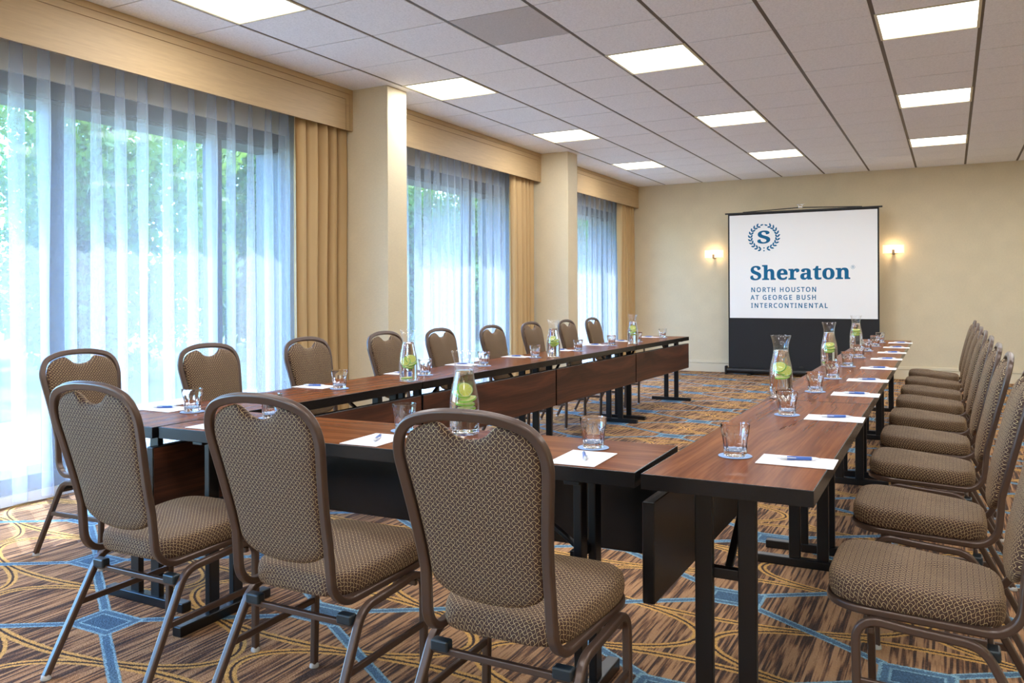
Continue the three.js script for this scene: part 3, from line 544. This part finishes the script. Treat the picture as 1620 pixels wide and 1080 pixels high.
// ---------------------------------------------------------------- projection screen
{
  const o = thing('projection_screen', 'projection screen with blue lettering on white above black fabric', 'projection screen');
  const zS = -12.68, x0 = -2.985, x1 = -0.912, yb = 0.862, yt = 2.418; o.position.set(0, 0, zS);
  const cw = 1600, ch = 1200, cv = document.createElement('canvas'); cv.width = cw; cv.height = ch; const c = cv.getContext('2d');
  const PX = (a) => (a - x0) / (x1 - x0) * cw, PY = (h) => (yt - h) / (yt - yb) * ch, SX = cw / (x1 - x0), SY = ch / (yt - yb);
  c.fillStyle = '#f6f6f5'; c.fillRect(0, 0, cw, ch); c.fillStyle = '#00628f'; c.strokeStyle = '#00628f';
  const fit = (text, font, xa, xb, base, cap, capRatio, extra = 0) => { c.save(); c.font = font; const m = c.measureText(text).width; const size = parseFloat(font.match(/([\d.]+)px/)[1]); c.translate(PX(xa), PY(base)); c.scale((PX(xb) - PX(xa)) / m, cap * SY / (size * capRatio)); c.fillText(text, 0, 0); if (extra) { c.lineWidth = extra; c.strokeText(text, 0, 0); } c.restore(); };
  const spaced = (text, xa, xb, base, cap) => { c.save(); c.font = '100px sans-serif'; const ws = [...text].map((q) => c.measureText(q).width), tot = ws.reduce((p, q) => p + q, 0), sc = cap * SY / 72, width = PX(xb) - PX(xa), gap = (width - tot * sc) / (text.length - 1); let xx = PX(xa); [...text].forEach((q, k) => { c.save(); c.translate(xx, PY(base)); c.scale(sc, sc); c.fillText(q, 0, 0); c.lineWidth = 4; c.strokeText(q, 0, 0); c.restore(); xx += ws[k] * sc + gap; }); c.restore(); };
  fit('Sheraton', 'bold 200px serif', -2.682, -1.268, 1.437, 0.205, 0.72, 5);
  c.save(); c.translate(PX(-1.235), PY(1.603)); c.lineWidth = 2.2; c.beginPath(); c.arc(0, 0, 19, 0, 7); c.stroke(); c.font = 'bold 26px sans-serif'; c.textAlign = 'center'; c.fillText('R', 0, 9); c.restore();
  spaced('NORTH HOUSTON', -2.669, -1.728, 1.254, 0.068); spaced('AT GEORGE BUSH', -2.672, -1.732, 1.138, 0.068); spaced('INTERCONTINENTAL', -2.668, -1.577, 1.018, 0.068);
  fit('S', 'bold 300px serif', -2.577, -2.367, 1.985, 0.185, 0.72, 7);
  const wcx = PX(-2.472), wcy = PY(2.075), rxw = 0.197 * SX, ryw = 0.182 * SY;
  const leaf = (L, w) => { c.beginPath(); c.moveTo(0, 0); c.quadraticCurveTo(L * 0.5, -w, L, 0); c.quadraticCurveTo(L * 0.5, w * 0.6, 0, 0); c.fill(); };
  for (const s of [-1, 1]) for (let k = 0; k < 11; k++) { const a = Math.PI / 2 - s * (0.2 + k * 0.265); const x = wcx + rxw * Math.cos(a), y = wcy + ryw * Math.sin(a), dir = a - s * Math.PI / 2, sc = k > 9 ? 0.7 : 1; c.save(); c.translate(x, y); c.rotate(dir); if (k < 10) { c.save(); c.rotate(0.62); leaf(46 * sc, 24); c.restore(); c.save(); c.rotate(-0.62); leaf(46 * sc, 24); c.restore(); } else leaf(42, 20); c.restore(); }
  for (const dy of [-16, 16]) { c.beginPath(); c.arc(wcx, wcy + ryw + dy, 8, 0, 7); c.fill(); }
  const tex = new THREE.CanvasTexture(cv); tex.colorSpace = THREE.SRGBColorSpace; tex.anisotropy = 8;
  const white = std({ name: 'screen_print', map: tex, roughness: 0.85 }), black = std({ name: 'screen_black', color: 0x1b1b1d, roughness: 0.75 });
  const cg = new THREE.BoxGeometry(x1 - x0, yt - yb, 0.004); cg.translate((x0 + x1) / 2, (yt + yb) / 2, 0.003);
  add('printed_canvas', cg, white, o);
  add('black_canvas', merge([span(x0 - 0.022, x1 + 0.022, 0.10, yb, -0.002, 0.002), span(x0 - 0.022, x0, yb, 2.44, -0.002, 0.004), span(x1, x1 + 0.022, yb, 2.44, -0.002, 0.004), span(x0, x1, yt, 2.44, -0.002, 0.004)]), black, o);
  add('top_bar', rbox(x1 - x0 + 0.13, 0.022, 0.03, 0.004, (x0 + x1) / 2, 2.449, 0), blackPlastic, o);
  for (const s of [0, 1]) add('support_arm', bar(V((x0 + x1) / 2 + (s ? 0.02 : -0.02), 2.492, -0.004), V(s ? x1 - 0.2 : x0 + 0.2, 2.462, -0.004), 0.014, 0.014), blackPlastic, o);
  add('carry_handle', merge([rbox(0.11, 0.012, 0.02, 0.004, (x0 + x1) / 2, 2.535, -0.004), rbox(0.012, 0.06, 0.02, 0.003, (x0 + x1) / 2 - 0.025, 2.508, -0.004), rbox(0.012, 0.06, 0.02, 0.003, (x0 + x1) / 2 + 0.025, 2.508, -0.004), rbox(0.05, 0.02, 0.022, 0.003, (x0 + x1) / 2, 2.50, -0.004)]), steelMat, o);
  const tube = new THREE.CylinderGeometry(0.042, 0.042, x1 - x0 + 0.10, 24); tube.rotateZ(Math.PI / 2); tube.translate((x0 + x1) / 2, 0.062, 0); add('roller_case', tube, blackPlastic, o);
  for (const s of [0, 1]) { const x = s ? x1 + 0.06 : x0 - 0.06; add('end_cap', rbox(0.03, 0.13, 0.10, 0.012, x, 0.066, 0), blackPlastic, o); }
  add('stand', merge([rbox(0.05, 2.3, 0.02, 0.003, (x0 + x1) / 2, 1.25, -0.05), rbox(0.06, 0.02, 0.22, 0.004, x0 + 0.3, 0.011, 0), rbox(0.06, 0.02, 0.22, 0.004, x1 - 0.3, 0.011, 0), rbox(0.06, 0.06, 0.09, 0.004, (x0 + x1) / 2, 0.12, -0.03)]), blackPlastic, o);
}
// wall sconces
{
  const shade = phy({ name: 'sconce_shade', color: 0xfff1dc, roughness: 1, transmission: 0.5, thickness: 0, emissive: new THREE.Color(1, 0.84, 0.62), emissiveIntensity: 0.42, side: THREE.DoubleSide });
  const brass = std({ name: 'satin_nickel', color: 0x9a8568, roughness: 0.35, metalness: 0.8 });
  const bulb = std({ name: 'bulb', color: 0xffffff, emissive: new THREE.Color(1, 0.8, 0.55), emissiveIntensity: 3 });
  for (const [x, w] of [[-3.283, 'on the curtain side'], [-0.722, 'on the chair side']]) {
    const o = thing('wall_sconce', `small glowing wall sconce beside the projection screen, ${w}`, 'wall sconce', 'sconces on the screen wall');
    o.position.set(x, 1.855, -BACK); const h = 0.118, wd = 0.27, dp = 0.1, th = 0.004;
    add('shade', merge([box(wd, h, th, 0, 0, dp), box(th, h, dp - 0.02, -wd / 2, 0, dp / 2 + 0.01), box(th, h, dp - 0.02, wd / 2, 0, dp / 2 + 0.01)]), shade, o);
    add('bracket', merge([rbox(0.11, 0.075, 0.016, 0.004, 0, -0.02, 0.008), rbox(0.03, 0.018, 0.10, 0.004, 0, -0.068, 0.05), rbox(0.034, 0.055, 0.012, 0.003, 0, -0.035, dp + 0.008), rbox(0.03, 0.03, 0.014, 0.004, 0, -0.062, 0.012)]), brass, o);
    const bg = new THREE.SphereGeometry(0.016, 16, 12); bg.translate(0, 0.0, 0.065); add('bulb', bg, bulb, o);
    const p = new THREE.PointLight(SCONCE_COLOR, SCONCE_LIGHT, 0, 2); p.name = 'sconce_light'; p.position.set(x, 1.855, -BACK + 0.065); p.castShadow = true; p.shadow.radius = 0.7; scene.add(p);
  }
}

// ---------------------------------------------------------------- outdoors
{
  const lawnTex = dataTex(512, 512, (u, v, o) => { const a = noise(u * 16, v * 16, 16, 16), b = noise(u * 128, v * 128, 128, 128), m = 0.6 + 0.35 * a + 0.3 * b; o[0] = 88 * m; o[1] = 112 * m; o[2] = 54 * m; return o; });
  const g = span(-60, XOUT, -0.4, -0.21, -60, 40); const mg = metric(g); struct('lawn', mg, std({ name: 'lawn', map: rep(lawnTex, 0.25, 0.25), roughness: 1 }));
  struct('terrace', metric(span(-8.6, XOUT, -0.21, -0.06, -30, 9.5)), std({ name: 'pale_concrete', color: 0x8c8a84, roughness: 0.9 }));
  const bark = std({ name: 'bark', color: 0x5a4b3e, roughness: 0.95 });
  const leafMats = [0x648f36, 0x4e7c38, 0x7c9a3c].map((c, i) => phy({ name: 'leaves', color: c, roughness: 0.9, transmission: 0.5, thickness: 0, ior: 1.2, side: THREE.DoubleSide }));
  const cloud = (seed, blobs, n, size) => {
    const R = rng(seed), pos = [], nor = [], idx = []; const tot = blobs.reduce((s, b) => s + b[3] ** 2, 0);
    for (const [x, y, z, r] of blobs) for (let k = 0, m = Math.round(n * r * r / tot); k < m; k++) {
      const d = V(R() * 2 - 1, R() * 2 - 1, R() * 2 - 1); if (d.length() > 1 || d.length() < 0.25) { k--; continue; }
      const c = V(x + d.x * r, y + d.y * r * 0.8, z + d.z * r), a = V(R() - 0.5, R() - 0.5, R() - 0.5).normalize(), b2 = V(R() - 0.5, R() - 0.5, R() - 0.5).cross(a).normalize(), s = size * (0.6 + 0.8 * R());
      const nn = a.clone().cross(b2), i0 = pos.length / 3;
      for (const [p, q] of [[-1, 0], [0, -0.55], [1, 0], [0, 0.55]]) { const P = c.clone().addScaledVector(a, p * s).addScaledVector(b2, q * s); pos.push(P.x, P.y, P.z); nor.push(nn.x, nn.y, nn.z); }
      idx.push(i0, i0 + 1, i0 + 2, i0, i0 + 2, i0 + 3);
    }
    const g = new THREE.BufferGeometry(); g.setAttribute('position', new THREE.Float32BufferAttribute(pos, 3)); g.setAttribute('normal', new THREE.Float32BufferAttribute(nor, 3)); g.setIndex(idx); return g;
  };
  const TREES = []; for (let k = 0; k < 8; k++) TREES.push([-13.6 + 0.3 * (k % 2), 5.2 + 4.5 * k, 8 + (k % 3) * 0.7], [-18.2 - 0.3 * (k % 2), 8 + 4.5 * k, 10.5 + (k % 2)]);
  const words = ['first', 'second', 'third', 'fourth', 'fifth', 'sixth', 'seventh', 'eighth', 'ninth', 'tenth', 'eleventh', 'twelfth', 'thirteenth', 'fourteenth', 'fifteenth', 'sixteenth'];
  TREES.forEach(([x, b, h], i) => {
    const o = thing('tree', `leafy green tree outside the windows, ${words[i >> 1]} along the ${i % 2 ? 'rear' : 'front'} row`, 'tree', 'trees outside the windows'); o.position.set(x, -0.21, -b); const R = rng(100 + i);
    const lean = V((R() - 0.5) * 0.12 * h, 0, (R() - 0.5) * 0.16 * h), kr = 2.05 / (0.42 * h), top = V(lean.x, h * 0.8, lean.z), mid = V(lean.x * 0.3, h * 0.4, lean.z * 0.3);
    const limbs = []; const tubeOf = (pts, r0, r1) => { const c = new THREE.CatmullRomCurve3(pts), n = 10, P = c.getPoints(n), g = new THREE.TubeGeometry(c, n, 1, 7, false), p = g.attributes.position; for (let k = 0; k <= n; k++) for (let q = 0; q <= 7; q++) { const id = k * 8 + q, r = lerp(r0, r1, k / n); const v = V(p.getX(id), p.getY(id), p.getZ(id)).sub(P[k]).setLength(r).add(P[k]); p.setXYZ(id, v.x, v.y, v.z); } return g; };
    limbs.push(tubeOf([V(0, -0.05, 0), mid, top], 0.16, 0.04));
    const blobs = [[top.x, h * 0.82, top.z, h * 0.22 * kr]];
    for (let k = 0; k < 8; k++) { const t = 0.2 + 0.09 * k, st = mid.clone().lerp(top, t).setY(h * (0.22 + 0.07 * k)), an = k * 2.4 + R(), rr = h * (0.18 + 0.1 * R()) * kr, e = st.clone().add(V(Math.cos(an) * rr, h * 0.12 * R(), Math.sin(an) * rr)); limbs.push(tubeOf([st, st.clone().lerp(e, 0.5).add(V(0, 0.15, 0)), e], 0.06, 0.02)); blobs.push([e.x, e.y + 0.2, e.z, h * (0.14 + 0.06 * R()) * kr]); }
    for (let k = 0; k < 13; k++) { const an = k * 1.3 + R(), rr = h * (0.1 + 0.16 * R()) * kr; blobs.push([Math.cos(an) * rr, 0.6 + (k / 13) * 3.6 + R() * 0.6, Math.sin(an) * rr, 0.85 + 0.45 * R()]); }
    add('trunk', merge(limbs), bark, o);
    add('foliage', cloud(200 + i, blobs, 18000, 0.085), leafMats[i % 3], o);
  });
}

renderer.render(scene, camera);
